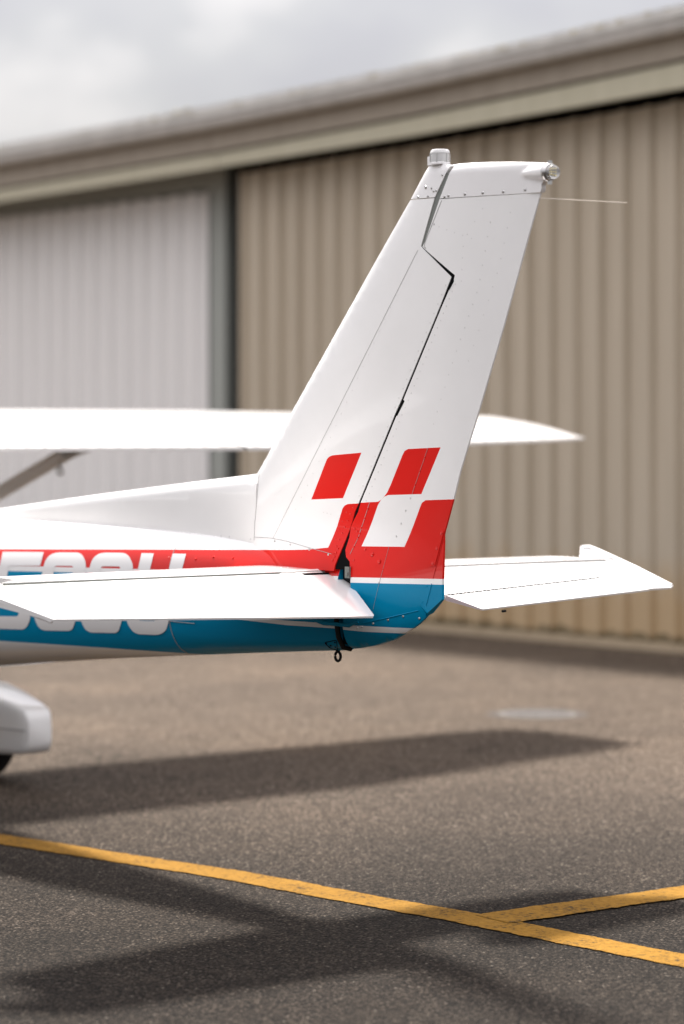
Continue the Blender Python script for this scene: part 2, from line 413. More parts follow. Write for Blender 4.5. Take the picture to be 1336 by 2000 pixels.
# sliding door, hung behind the wall plane
DY = 9.60
door = hbuild(MB().box((-25, DY + .03, .02), (GAPS, DY + .07, 4.45)), "sliding_door", STILE, hg, 0)
DT = lambda x: float(np.interp(x, [-25, -16.98, -13.8], [4.30, 4.25, 4.235]))
x = -24.9
while x < -13.88:
    x1 = min(x + .93, -13.84)
    sheet("door_sheet", x, x1 - .002, .05, lambda q: DT(q) + .012 * math.sin((q) / .31 * 2 * PI), DY - .012, SILVER, door, .311, .062, .09, .06, -14.285 + .155)
    x = x1
m = MB(); m.box((-13.83, DY - .05, .02), (GAPS, DY + .03, 4.45)); hbuild(m, "door_stile", STILE, door, 0)
m = MB(); m.box((-25, DY - .045, 4.27), (-13.83, DY + .03, 4.45)); hbuild(m, "door_rail", STILE, door, 0)
m = MB(); m.box((-26, 9.78, 0), (XW1, 9.86, 4.9)); m.box((XW1 - .05, WY + .03, 0), (XW1, 30, 4.95)); m.box((-26, 9.86, 0), (-25.9, 30, 4.9)); m.box((-26, 29.9, 0), (XW1, 30, 4.9))
hbuild(m, "interior_shade_wall", DARK, hg, 0)  # painted black for the dark interior showing at the door gap
# eaves
eave("trim_board", GRN, off(BRN, -.012), 8.99, 9.05, TRIM, [-12.95, -10.095, -8.507, -6.783, 3.4])
eave("trim_board", [v - .004 for v in GRN], off(BRN, -.012), 8.985, 9.05, TRIM, [-26, -16.98, -12.96])
eave("fascia_board", off(BRN, .012), off(GUT, .02), 8.96, 9.05, FASCIA)
eave("soffit", off(GRN, .10), off(GRN, .13), 9.05, WY + .4, DARK)  # coloured near black for the shade under the eave
eave("eave_shade_strip", off(GRN, -.25), off(GRN, .10), 9.43, 9.47, DARK, [-12.98, -10.095, -8.507, -6.783, 3.4])  # added dark strip that paints the eave's shade above the wall top
# gutter: half-round profile along the eave
gx = list(np.linspace(-26, 3.4, 60)); vs, fs = [], []; n = 13
prof = [(8.96, .16), (8.955, .05), (8.93, .012), (8.89, 0), (8.85, .012), (8.825, .05), (8.82, .115), (8.805, .12), (8.805, .135), (8.832, .135), (8.84, .06), (8.89, .02), (8.945, .06)]
for x in gx:
    z = float(np.interp(x, EAVE_X, GUT)); vs += [(x, y, z + h) for y, h in prof]
for i in range(len(gx) - 1):
    for k in range(n): fs.append((i*n+k, i*n+(k+1) % n, (i+1)*n+(k+1) % n, (i+1)*n+k))
hbuild(MB().add(vs, fs), "gutter", GUTTER, hg, 45)
# ribbed roof sheeting behind it, rising away from the eave
vs, fs = [], []; k = 0; x = -26.; cols = []
while x < 3.4:
    for dx, dz in ((0, 0), (.10, 0), (.125, .016), (.155, .016), (.18, 0)): cols.append((x + dx, dz))
    x += .25
for x, dz in cols:
    z = float(np.interp(x, EAVE_X, ROOF)) - .075 + dz
    vs += [(x, 8.90, z), (x, 20.0, z + 1.30), (x, 20.0, z + 1.28), (x, 8.90, z - .02)]
for i in range(len(cols) - 1):
    for k in range(4): fs.append((4*i+k, 4*i+(k+1) % 4, 4*i+4+(k+1) % 4, 4*i+4+k))
hbuild(MB().add(vs, fs), "roof_sheeting", GUTTER, hg, 20)
vs, fs = [], []
eave("roof_flashing", [a * .45 + b_ * .55 for a, b_ in zip(ROOF, GUT)], off(ROOF, -.004), 8.86, 8.93, GUTTER)
m = MB(); rr = random.Random(3)
for i in range(110):
    x = rr.uniform(-13.5, -3) if i % 3 else rr.uniform(-25, 2); s = rr.uniform(.010, .026) * (1.2 if rr.random() < .2 else 1)
    z = float(np.interp(x, EAVE_X, ROOF)) - .012 + rr.uniform(-.03, .008)
    m.lathe((x, 8.855 + rr.uniform(-.02, .03), z), [(s * .5, -s*.3), (s * rr.uniform(.8, 1.3), 0), (s * .7, s*.45), (0, s*.6)], 6, (rr.uniform(-.3,.3), rr.uniform(-.5,0), 1))
tag(hbuild(m, "moss_clumps", MOSS), kind="stuff")

# ------------------------------------------------------------------ aircraft
ac = bpy.data.objects.new("light_aircraft", None); COL.objects.link(ac)
tag(ac, "white high wing light aircraft with red and blue tail parked before the hangar", "aircraft")
ZH = 1.231                                  # height of the elevator hinge

# --- fuselage
def pch(x, X, Y):
    """monotone cubic through the table"""
    X = np.array(X, float); Y = np.array(Y, float); h = np.diff(X); dlt = np.diff(Y) / h; d = np.zeros_like(Y)
    for i in range(1, len(X) - 1):
        if dlt[i-1] * dlt[i] > 0: d[i] = 2 * dlt[i-1] * dlt[i] / (dlt[i-1] + dlt[i])
    d[0], d[-1] = dlt[0], dlt[-1]
    i = int(np.clip(np.searchsorted(X, x) - 1, 0, len(h) - 1)); s = (x - X[i]) / h[i]
    return ((1+2*s)*(1-s)**2*Y[i] + s*(1-s)**2*h[i]*d[i] + s*s*(3-2*s)*Y[i+1] + s*s*(s-1)*h[i]*d[i+1])
XT = .072                                  # where the tail cone ends
FX = [-6.3, -5.9, -5.0, -4.6, -3.9, -3.3, -2.7, -2.3, -1.5, -.81, -.5, -.2, XT]
FT = [1.12, 1.22, 1.36, 1.75, 1.80, 1.68, 1.44, 1.375, 1.362, 1.347, 1.330, 1.303, 1.278]
FB = [.82, .68, .60, .58, .58, .62, .695, .732, .815, .878, .905, .930, .951]
FW = [.20, .36, .47, .50, .50, .44, .355, .30, .215, .145, .112, .082, .066]
def fus(x): return pch(x, FX, FT), pch(x, FX, FB), pch(x, FX, FW)
EXPN = 2.45
def fy(x, z):
    t, b_, w_ = fus(x); c = (t + b_) / 2; h = (t - b_) / 2
    q = min(abs((z - c) / h), 1.0); return w_ * (1 - q ** EXPN) ** (1 / EXPN)
def side(px, py):
    """photo pixel on the port side of the fuselage"""
    p = atY(px, py, -.2)
    for _ in range(25): p = atY(px, py, -fy(float(np.clip(p[0], -6.2, XT)), p[2]))
    return p
def line(pts):
    P = sorted([(side(*p)[0], side(*p)[2]) for p in pts])
    return lambda x: float(np.interp(x, [p[0] for p in P], [p[1] for p in P]) + (0 if P[0][0] <= x <= P[-1][0] else
                     ((x - P[0][0]) * (P[1][1]-P[0][1]) / (P[1][0]-P[0][0]) if x < P[0][0] else (x - P[-1][0]) * (P[-1][1]-P[-2][1]) / (P[-1][0]-P[-2][0]))))
zr1 = line([(2, 1072.5), (200, 1073), (380, 1073.5), (500, 1074), (590, 1074.5)])
zr2 = line([(2, 1104.5), (330, 1113), (630, 1124)])
zb1 = line([(2, 1115), (330, 1122), (630, 1135)])
zp1 = line([(440, 1203), (560, 1212), (648, 1218)]); zp2 = line([(440, 1207), (560, 1221), (648, 1227)])
zb2 = line([(2, 1252), (200, 1265), (330, 1274)])
xs = sorted(set(list(np.linspace(-6.3, -2.5, 30)) + list(np.linspace(-2.5, XT, 66))))
rows = None; V, Fc, MI = [], [], []
def ring(x):
    t, b_, w_ = fus(x); c = (t + b_) / 2; h = (t - b_) / 2
    lo, hi = b_ + h * .0, t - h * .0
    br = [zr1(x), zr2(x), zb1(x), zp1(x), zp2(x), zb2(x)]
    if x < -.75: br[4] = br[3]             # the lower pinstripe runs out forward
    cl = []; prev = t
    for i, z in enumerate(br):
        z = min(max(z, b_ + h * .0004 * (len(br) - i)), t - h * .0004 * (i + 1)); z = min(z, prev - h * .0003); cl.append(z); prev = z
    pts = []; segs = [(t, cl[0], 10)] + [(cl[i], cl[i+1], 3 if i != 2 else 8) for i in range(5)] + [(cl[5], b_, 10)]
    ids = [0, 1, 0, 2, 0, 2, 0]
    ang = lambda z: math.acos(max(-1, min(1, (z - c) / h)))
    o = []; mid = []
    for (a, b2, k), mi in zip(segs, ids):
        A, B = ang(a), ang(b2)
        for j in range(k):
            th = A + (B - A) * j / k; o.append(c + h * math.cos(th)); mid.append(mi)
        o[-k] = a
    o.append(b_)
    return o, mid
for i, x in enumerate(xs):
    zs, mid = ring(x); n = len(zs)
    port = [(x, -fy(x, z), z) for z in zs]; star = [(x, -p[1], p[2]) for p in port[1:-1]][::-1]
    V += port + star
    K = len(port) + len(star)
    if i:
        mids = mid + mid[::-1]
        for k in range(K):
            Fc.append(((i-1)*K + k, (i-1)*K + (k+1) % K, i*K + (k+1) % K, i*K + k)); MI.append(mids[k])
Fc += [tuple(range(K))[::-1], tuple(range((len(xs)-1)*K, len(xs)*K))]; MI += [0, 2]
body = mesh("fuselage", V, Fc, [WHITE, RED, BLUE], ac, MI, 50)
tree = BVHTree.FromPolygons([Vector(v) for v in V], Fc)
def hit(px, py, offs=.0016):
    """point and surface normal where a photo ray meets the fuselage side"""
    p = side(px, py); e_ = 2e-3; x, z = float(p[0]), float(p[2])
    a = np.array([2*e_, -(fy(x+e_, z) - fy(x-e_, z)), 0]); b2 = np.array([0, -(fy(x, z+e_) - fy(x, z-e_)), 2*e_])
    nn = np.cross(a, b2); nn /= np.linalg.norm(nn)
    if nn[1] > 0: nn = -nn
    return np.array([x, -fy(x, z), z]) + nn * offs, nn
LETTER = paint("white_lettering", (.80, .785, .775), .3)
def decal(name, outline, holes, mt, parent, offs=.0016):
    ol = densify(outline, 5); lp = [densify(h_, 5) for h_ in holes]
    Vv, T = triangulate(ol, grid_points(outline, 6), lp)
    T = [t for t in T if not any(pip(tuple(np.mean([Vv[i] for i in t], axis=0)), h_) for h_ in holes)]
    used = sorted({i for t in T for i in t}); rm = {o: i for i, o in enumerate(used)}
    H_ = [hit(*Vv[i], offs) for i in used]
    me = bpy.data.meshes.new(name); me.from_pydata([tuple(map(float, p)) for p, _ in H_], [], [tuple(rm[i] for i in t) for t in T])
    me.materials.append(mt); me.polygons.foreach_set("use_smooth", [True] * len(me.polygons))
    f0 = me.polygons[0]
    if np.dot(np.array(f0.normal), H_[f0.vertices[0]][1]) < 0: me.flip_normals()
    me.normals_split_custom_set_from_vertices([tuple(map(float, q)) for _, q in H_])
    return link(name, me, parent)
five = [(6,1078),(86,1078.5),(79,1105),(18,1105),(12,1139),(44,1139),(64,1149),(62,1175),(59,1212),(50,1229.5),(-16,1227.5),(-14,1203),(36,1204),(39,1186),(40,1170),(-14,1168)]
five = rounded(five, [0,0,0,0,0,6,12,4,8,10,0,0,5,2,4,0])
zero1 = rounded([(92,1079),(160,1079.5),(169,1100),(162,1160),(147,1215),(141,1232),(78,1231),(67,1206),(76,1150)], [26,14,8,6,10,8,22,8,6])
zh1 = rounded([(107,1105),(144,1105.5),(130,1207),(93,1206.5)], 5)
zero2 = rounded([(182,1079.5),(250,1080),(261,1104),(252,1165),(238,1214),(231,1236),(169,1235),(157,1209),(167,1152)], [26,14,8,6,10,8,22,8,6])
zh2 = rounded([(198,1106),(236,1106.5),(215,1209.5),(184,1209)], 5)
uu = rounded([(277,1080.5),(301,1081),(271,1207),(273,1212),(303,1213),(307,1206),(338,1081.5),(364,1082),(331,1208),(325,1232),(311,1240),(262,1238),(247,1214),(251,1195)], [0,0,3,4,4,3,0,0,6,10,8,22,10,4])
for poly, holes in ((five, []), (zero1, [zh1]), (zero2, [zh2]), (uu, [])):
    decal("registration_character", poly, holes, LETTER, body)
# skin joints and their rivets
class FRiv:
    def __init__(s): s.m = [MB(), MB(), MB()]
    def head(s, p, n_, r, h_):
        s.m[2 if zb2(p[0]) < p[2] < zb1(p[0]) else 1 if zr2(p[0]) < p[2] < zr1(p[0]) else 0].head(p, n_, r * 1.2, h_ * 1.4)
riv = FRiv()
def ring_seam(X, z0, z1, mt_r=.0016, rv=True, step=.045, n=26):
    zz = np.linspace(z0, z1, n); pts = [(X, -fy(X, z) - .0003, z) for z in zz]; MB().tube(pts, mt_r, 5).build("skin_seam", SEAM, body)
    if rv:
        k = int(abs(z1 - z0) / step)
        for i in range(1, k):
            z = z0 + (z1 - z0) * i / k
            for dx in (-.016, .016):
                p = np.array([X + dx, -fy(X + dx, z), z]); e_ = 2e-3
                nz_ = (fy(X, z + e_) - fy(X, z - e_)) / (2 * e_); nn = np.array([0, -1., -nz_]); nn[2] = -nz_; nn = np.array([0, -1, nz_ * -1.0]); nn /= np.linalg.norm(nn)
                riv.head(p, nn, .0026, .4)
for X in (-2.235, -.845):
    t_, b_, _w = fus(X); ring_seam(X, b_ + .008, t_ - .004)
# lengthwise lap joint, just under the elevator
pl = [hit(q, 1196 + (q - 150) * .095, .0)[0] for q in range(60, 382, 16)]
MB().tube(pl, .0014, 5).build("skin_seam", SEAM, body)
for q in range(64, 382, 9):
    p, nn = hit(q, 1192 + (q - 150) * .095, 0); riv.head(p, nn, .0026, .4)
for q, yy in ((382, 1092), (417, 1088), (455, 1090), (540, 1086)):
    p, nn = hit(q, yy, 0); riv.head(p, nn, .0045, .5)
for m_, mt in zip(riv.m, (WHITE, RED, BLUE)):
    if m_.v: tag(m_.build("rivets", mt, body), kind="stuff")
# inspection patch near the tie-down
q0 = [hit(*p, .0008)[0] for p in rounded([(634,1255),(657,1250),(660,1270),(645,1266)], 3)]
m = MB(); m.tube(q0 + [q0[0]], .0014, 5); m.build("patch_edge", DARK, body)
m = MB()
for p in ((637,1257),(646,1261),(654,1255),(655,1264),(643,1264)):
    a, nn = hit(*p, 0); m.head(a, nn, .004, .5)
tag(m.build("patch_rivets", DARK, body), kind="stuff")
# cabin glazing
for sgn in (-1, 1):
    vs, fs = [], []; gx_ = np.linspace(-4.62, -3.75, 8)
    for x in gx_:
        for j in range(5):
            z = 1.22 + (1.62 - 1.22) * j / 4; vs.append((x, sgn * (fy(x, z) + .003), z))
    for i in range(7):
        for j in range(4): fs.append((i*5+j, i*5+j+1, i*5+j+6, i*5+j+5))
    mesh("cabin_window", vs, fs, WINDOW, body)

# tie-down ring
rg = atY(660, 1282, 0); t_ = MB(); pts = []
for k in range(25):
    q = 2 * PI * k / 24; pts.append((rg[0] + .0155 * math.cos(q), 0, rg[2] + .0165 * math.sin(q)))
t_.tube(pts, .0050, 8, False)
t_.tube([(rg[0], 0, rg[2] + .016), (rg[0], 0, rg[2] + .06)], [.0075, .0085], 10)
t_.lathe((rg[0], 0, rg[2] + .022), [(.0, 0), (.011, 0), (.011, .007), (.0, .007)], 6)
t_.build("tie_down_ring", BLACK, body)

# --- vertical tail
def naca(f): f = min(max(f, 0), 1); return 5 * (.2969 * math.sqrt(f) - .126 * f - .3516 * f * f + .2843 * f**3 - .1036 * f**4)
XZ = lambda p, y=0.: (float(atY(p[0], p[1], y)[0]), float(atY(p[0], p[1], y)[2]))
LEb, LEt = XZ((505, 925)), XZ((842, 320))
TEP = sorted([(XZ(p)[1], XZ(p)[0]) for p in ((1066, 320), (1057, 376), (1033, 462), (984, 640), (900, 921), (887, 975), (868, 1043), (866, 1130), (866, 1168))])
def xle(z): return LEb[0] + (LEt[0] - LEb[0]) * (z - LEb[1]) / (LEt[1] - LEb[1])
def xte(z): return float(np.interp(z, [p[0] for p in TEP], [p[1] for p in TEP]))
ZTOP = 2.655
dt = [XZ(p) for p in ((502.5, 925.4), (380, 940.5), (200, 964.5), (0, 993))] + [(-3.0, 1.45)]
DZ = sorted([(p[0], p[1]) for p in dt])
def smooth01(q): q = max(0, min(1, q)); return q * q * (3 - 2 * q)
def tdor(x, z):
    """half thickness of the dorsal fairing: flat sides, rounded top edge"""
    zt = float(np.interp(x, [p[0] for p in DZ], [p[1] for p in DZ])); d_ = max(0, zt - z); g = max(0, min(1, (x + 2.4) / 1.9))
    full = .020 + .014 * g + .03 * d_
    k = min(1, d_ / (.030 + .025 * g)); return max(.002, full * math.sqrt(max(0, 1 - (1 - k) ** 2)))
def tfin(x, z):
    l, r = xle(z), xte(z); c = r - l; f = (x - l) / c
    th = .074 * c * naca(f) + .0028
    if z < 1.42:                            # thickens into the tail cone
        k = smooth01((1.42 - z) / .22) * smooth01((x + .5) / .3)
        th = th + k * max(0, .056 * max(0, 1 - max(x, 0) / .62) - th * .55)
    if x < -.05 and z < 1.58:               # the dorsal fairing runs on into the fin root
        th = max(th, tdor(x, z) * (1 - smooth01((x + .50) / .45)))
    return max(th, .003)
def P(px, py):
    """photo pixel on the port skin of fin or rudder -> (x, z)"""
    y = 0.
    for _ in range(6):
        x, z = XZ((px, py), y); y = -tfin(x, z)
    return (x, z)
def PP(l): return [P(*p) for p in l]
skin_p = lambda x, z: (x, -tfin(x, z), z)
skin_s = lambda x, z: (x, tfin(x, z), z)
def le_rows(z0, z1):
    o = []
    z = z0
    while z < z1:
        for f in (.004, .012, .025, .045, .07): o.append((xle(z) + f * (xte(z) - xle(z)), z))
        z += .04
    return o
# hinge line on the port skin
hinge = [(883.5, 541), (851, 622), (786.5, 777), (774, 808), (703, 980), (694.6, 1000), (671, 1063.5), (656, 1103)]
finTE = PP([(881.5, 543), (858.5, 600), (783.5, 781.5), (770.5, 811), (701.5, 979.5), (693.0, 1000), (671, 1063.5), (654.5, 1103)])
cut = PP([(806.5, 391.5), (845.0, 387)])
finbot = [(finTE[-1][0] - .004, 1.235), (P(497, 1053)[0], 1.24)]
fin_out = [XZ((506, 924)), XZ((600, 755)), XZ((700, 575.5)), XZ((806.5, 391.5))] + PP([(848.5, 387), (822, 481)]) + PP([(881.5, 541)]) + finTE[1:] + finbot + PP([(497, 1053), (499.5, 1000), (503.5, 945)])
red_fin = PP([(641, 1069.5), (664.5, 1008), (669, 993), (673, 987.5), (679, 984.5), (702, 983), (712, 983), (690, 1060), (670, 1130), (440, 1130), (440, 1073.5), (560, 1074.2), (600, 1073.5)])
sq_fin = PP(rounded([(608, 975.7), (641, 890), (706, 884), (670, 973)], [0, 11, 0, 0]))
fin = slab("vertical_stabilizer", fin_out, skin_p, skin_s, [WHITE, RED], ac, [(red_fin, 1), (sq_fin, 1)], .035, le_rows(1.3, 2.6), d_out=.014)
cap_out = [XZ((808, 389.5)), XZ((828, 349)), XZ((839, 325.5)), XZ((843, 321)), XZ((850, 320)), XZ((868, 320)), XZ((879, 321.5))] + PP([(880, 324), (872, 336), (849.2, 385.2)])
def capt(x, z):
    t0 = tfin(x, min(z, ZTOP)) + .0006; zt = XZ((860, 319.5))[1]
    k = max(0, min(1, (zt - z) / .03)); return max(.004, t0 * math.sqrt(1 - (1 - k) ** 2) * .85 + t0 * .15)
cap = slab("fin_tip", cap_out, lambda x, z: (x, -capt(x, z), z), lambda x, z: (x, capt(x, z), z), PLASTIC, fin, (), .012, le_rows(2.5, 2.66))
# recess between fin and the rudder's balance horn
slot = PP([(880, 326), (889, 326), (823, 481), (816, 481)])
slab("hinge_spar", PP([(870, 338), (881, 338), (862, 388), (832, 474), (826, 485), (816, 485), (845, 388)]), lambda x, z: (x, -tfin(x, z) * .90, z), lambda x, z: (x, tfin(x, z) * .90, z), SPAR, fin, (), .05)
slab("hinge_gap", PP([(816, 480), (822, 481), (891.5, 537.5), (888.5, 546), (864.5, 601), (789.3, 783), (776.5, 813), (708, 981.5), (702, 1001), (691, 1022), (686, 1034), (678, 1076), (687, 1098), (688, 1112), (648, 1112), (652, 1100), (668, 1062), (690, 1000), (699, 979), (768, 810), (781, 781), (856, 599), (879, 543), (876, 538)]),
     lambda x, z: (x, -tfin(x, z) * .92, z), lambda x, z: (x, tfin(x, z) * .92, z), DARK, fin, (), .02)
# dark hinge pockets proud of the gap
for poly in ([(788.5, 781), (790, 784), (776, 812), (772.5, 812.5), (773, 808), (784, 786)], [(886.5, 539), (886.5, 550), (878, 566), (874.5, 568)]):
    slab("hinge_pocket", PP(poly), lambda x, z: (x, -tfin(x, z) - .0012, z), lambda x, z: (x, -tfin(x, z) * .4, z), DARK, fin, (), .03)

# rudder
rud_out = PP([(858.5, 389.0), (830, 472), (825, 482.5), (888.5, 537.5), (886.5, 545), (862.5, 600), (787.3, 782), (774.5, 812), (705, 980.5), (699.5, 1000), (689, 1020), (685, 1031), (682.5, 1049), (674.5, 1074), (676, 1088), (683, 1097), (684.5, 1128),
      (684.5, 1150), (672, 1200), (669, 1222), (669, 1268)]) + [XZ(p) for p in ((700, 1266.5), (735, 1260.5), (770, 1249.5), (802, 1231.5), (818, 1220), (830, 1209), (865.5, 1171))] \
      + [XZ(p) for p in ((866, 1130), (868.5, 1060), (868.5, 1043), (887, 975), (900, 921), (940, 790), (984, 640), (1033, 462), (1057, 377))] 
rud_out = [p for p in rud_out]
botz = sorted([XZ(p) for p in ((669, 1268.5), (700, 1267), (735, 1261), (770, 1250), (802, 1232), (818, 1220.5), (830, 1210), (866, 1171))])
def trud(x, z):
    t0 = tfin(x, z)
    zb_ = float(np.interp(x, [p[0] for p in botz], [p[1] for p in botz]))
    if x < .5:
        k = max(0, min(1, (z - zb_) / .10)); s_ = math.sqrt(max(0, 1 - (1 - k) ** 2)); t0 = max(.004, t0 * (.10 + .90 * s_))
    xl = rud_front(z); k = max(0, min(1, (x - xl) / .022)); return max(.003, t0)
fr = sorted([(q[1], q[0]) for q in PP([(858.5, 389), (825, 482.5)])]); fr2 = sorted([(q[1], q[0]) for q in PP([(888.5, 537.5), (862.5, 600), (705, 980.5), (689, 1020), (675, 1076), (684.5, 1128), (669, 1222)])])
zk = fr[0][0]
def rud_front(z):
    a = fr if z >= zk - .02 else fr2
    return float(np.interp(z, [q[0] for q in a], [q[1] for q in a]))
rp = lambda x, z: (x, -trud(x, z), z); rs_ = lambda x, z: (x, trud(x, z), z)
R_lo = PP([(640, 1020), (690, 1010), (703, 982), (738, 980), (746, 975), (751, 969), (756, 962), (763, 947), (786, 889), (790, 881), (797, 877), (860.7, 873.7), (823, 965), (758, 967), (751, 970), (743, 978), (738, 987), (706, 1067), (790, 1068), (820, 992), (824, 982), (831, 977), (889, 975), (905, 975), (905, 1131.5), (866, 1131), (684, 1127.5), (640, 1126)])
B_all = PP([(640, 1137), (684, 1138), (866, 1142), (905, 1143), (905, 1300), (640, 1300)])
W_pin = PP([(640, 1217), (680, 1221.5), (708, 1222.5), (804.5, 1228), (820, 1229), (790, 1240), (775, 1237.5), (708, 1234), (679, 1231), (640, 1226)])
rudder = slab("rudder", rud_out, rp, rs_, [WHITE, RED, BLUE], ac, [(B_all, 2), (W_pin, 0), (R_lo, 1)], .032, [(rud_front(z) + d_, z) for z in np.arange(1.0, 2.5, .04) for d_ in (.006, .014, .024)], d_out=.011)
rc_out = PP([(859.2, 387.6), (879, 336), (885, 325)]) + [XZ(p) for p in ((888.5, 322), (896, 319.8), (925, 317.6), (960, 316.3), (1000, 316), (1040, 316.6), (1067, 318), (1072, 322), (1073.5, 335), (1072, 350), (1066, 354), (1062, 360), (1061.5, 371), (1058.5, 376))]
topz = sorted([XZ(p) for p in ((886, 321.5), (925, 317.5), (1000, 315.8), (1066, 317.8), (1075, 319))])
def rct(x, z):
    t0 = max(tfin(x, min(z, ZTOP)) + .0008, .010); zt = float(np.interp(x, [p[0] for p in topz], [p[1] for p in topz]))
    k = max(0, min(1, (zt - z) / .035)); t0 = t0 * (.12 + .88 * math.sqrt(max(0, 1 - (1 - k) ** 2)))
    # bullet shaped bulge that carries the tail light
    ax = XZ((1073, 336)); dx = (ax[0] - x) / .16; dz = abs(z - (ax[1] + (ax[0]-x) * .03))
    if dx < 1:
        r = .030 * (1 - max(dx, 0) ** 1.6) ** .8
        if dz < r: t0 = max(t0, math.sqrt(r * r - dz * dz))
    return t0
def rcp(x, z): return (x, -rct(x, z), z)
rc = slab("rudder_tip", rc_out, rcp, lambda x, z: (x, rct(x, z), z), PLASTIC, rudder, (), .0065, (), 45)
# tail light
tl = atY(1071, 336.5, 0); m = MB()
ax = np.array([.96, 0, -.06]); 
m.lathe(tl - ax * .006, [(0, 0), (.030, 0), (.031, .006), (.030, .016), (.027, .019), (0, .019)], 28, ax)
m.box(tl + np.array([.002, -.006, .028]), tl + np.array([.012, .006, .038])); m.box(tl + np.array([.002, -.006, -.040]), tl + np.array([.012, .006, -.028]))
lt = m.build("tail_light", STEEL, rudder)
# sub-pieces of the light lie on the rudder's level
m = MB(); c0 = tl + ax * .014
m.lathe(c0, [(.025 * math.cos(q), .034 * math.sin(q)) for q in np.linspace(0, PI/2, 9)], 24, ax); m.build("tail_light_lens", CLEAR, rudder)
m = MB(); c1 = tl + ax * .014
m.lathe(c1, [(0, 0), (.019, 0), (.019, .009), (0, .009)], 20, ax); m.build("light_core", STEEL, rudder)
m = MB()
for i in range(3):
    for j in range(3):
        a = c1 + np.array([.004 + .0, 0, 0]); m.box(a + np.array([-.002 + i * .004, -.0158, -.010 + j * .008]), a + np.array([.001 + i*.004, -.0138, -.0055 + j * .008]))
        m.box(c1 + np.array([.0098, -.011 + i * .008, -.010 + j * .008]), c1 + np.array([.0118, -.0065 + i * .008, -.0055 + j * .008]))
m.build("light_diodes", LED, rudder)
# static wick
a, b_ = atY(1056, 387, 0), atY(1225, 396, 0); m = MB(); m.tube([a - np.array([.03, 0, -.0015]), a, b_], [.0022, .0017, .0013], 6); m.build("static_wick", mat("pale_rod", (.62, .55, .47), .5), rudder)
# beacon
bc = atY(859.5, 320, 0); m = MB()
m.lathe((bc[0], 0, bc[2] - .004), [(0, 0), (.036, 0), (.036, .006), (.034, .008), (0, .008)], 28); m.box((bc[0] - .052, -.012, bc[2] - .002), (bc[0] - .028, .012, bc[2] + .028))
bb = m.build("beacon", PLASTIC, fin)
m = MB(); m.lathe((bc[0], 0, bc[2] + .004), [(.0335, 0), (.0335, .030), (.0345, .030), (.0345, .034), (.0330, .036), (.0325, .040), (.028, .0445), (0, .046)], 32); m.build("beacon_lens", LENS, fin)
m = MB(); m.lathe((bc[0], 0, bc[2] + .005), [(.018, 0), (.018, .02), (0, .02)], 16)
for k in range(6):
    q = k * PI / 3; m.box((bc[0] + .0335*math.cos(q) - .002, .0335*math.sin(q) - .002, bc[2] + .004), (bc[0] + .0335*math.cos(q) + .002, .0335*math.sin(q) + .002, bc[2] + .034))
m.build("beacon_core", GREY, fin)

# seams, screws and rivets of the vertical tail
def sk_line(mb, pts, r=.0011, f=tfin, o=.0007):
    P3 = []
    for i in range(len(pts) - 1):
        for k in range(8):
            s_ = k / 8; p = P(pts[i][0] * (1-s_) + pts[i+1][0] * s_, pts[i][1] * (1-s_) + pts[i+1][1] * s_); P3.append((p[0], -f(*p) - o, p[1]))
    p = P(*pts[-1]); P3.append((p[0], -f(*p) - o, p[1])); mb.tube(P3, r, 5)
class Riv:
    def __init__(s, regs): s.m = [MB(), MB(), MB()]; s.regs = regs
    def head(s, p, n_, r, h_):
        k = 0
        for poly, i in s.regs:
            if pip((p[0], p[2]), poly): k = i
        s.m[k].head(p, n_, r * 1.3, h_ * 1.6)
    def build(s, parent):
        for m_, mt in zip(s.m, (RIVET, RED, BLUE)):
            if m_.v: tag(m_.build("rivets", mt, parent), kind="stuff")
def sk_rivets(mb, pts, step, r=.0021, f=tfin, hgt=.38):
    for i in range(len(pts) - 1):
        k = max(1, int(math.dist(pts[i], pts[i+1]) / step))
        for j in range(k):
            s_ = (j + .5) / k; p = P(pts[i][0] * (1-s_) + pts[i+1][0] * s_ + random.uniform(-.3, .3), pts[i][1] * (1-s_) + pts[i+1][1] * s_)
            mb.head((p[0], -f(*p), p[1]), (0, -1, 0), r, hgt)
sm = MB(); sk_line(sm, [(816, 489), (533, 1052)], .0006); sm.build("skin_seam", SEAM, fin)
sm = MB(); sk_line(sm, [(506, 926), (502, 980), (498, 1020), (496.5, 1055)], .0010); sm.build("skin_seam", SEAM, fin)
sm = MB(); sk_line(sm, [(498, 1049), (530, 1051), (560, 1057), (612, 1072), (648, 1082)], .0009); sm.build("skin_seam", SEAM, fin)
rv = Riv([(red_fin, 1), (sq_fin, 1)])
sk_rivets(rv, [(874, 548), (768, 805), (697, 978)], 19); sk_rivets(rv, [(693, 985), (660, 1060), (649, 1088)], 12, .0032, tfin, .5)
sk_rivets(rv, [(680, 992), (652, 1060)], 15, .0026); sk_rivets(rv, [(662, 1068), (648, 1098)], 8, .0036, tfin, .55)
sk_rivets(rv, [(800, 520), (640, 866), (560, 1030)], 24, .0016)
sk_rivets(rv, [(628, 1000), (650, 1005)], 6, .0020)
rv.build(fin)
rv = Riv([(B_all, 2), (W_pin, 0), (R_lo, 1)])
sk_rivets(rv, [(892, 548), (800, 775), (712, 985)], 15, .0020, trud); sk_rivets(rv, [(960, 420), (935, 560), (880, 720), (843, 840)], 24, .0020, trud)
sk_rivets(rv, [(950, 395), (905, 470), (900, 560)], 22, .0018, trud); sk_rivets(rv, [(1000, 400), (975, 520), (950, 600), (910, 720)], 26, .0018, trud)
sk_rivets(rv, [(850, 440), (880, 452), (912, 462), (930, 470)], 14, .0018, trud)
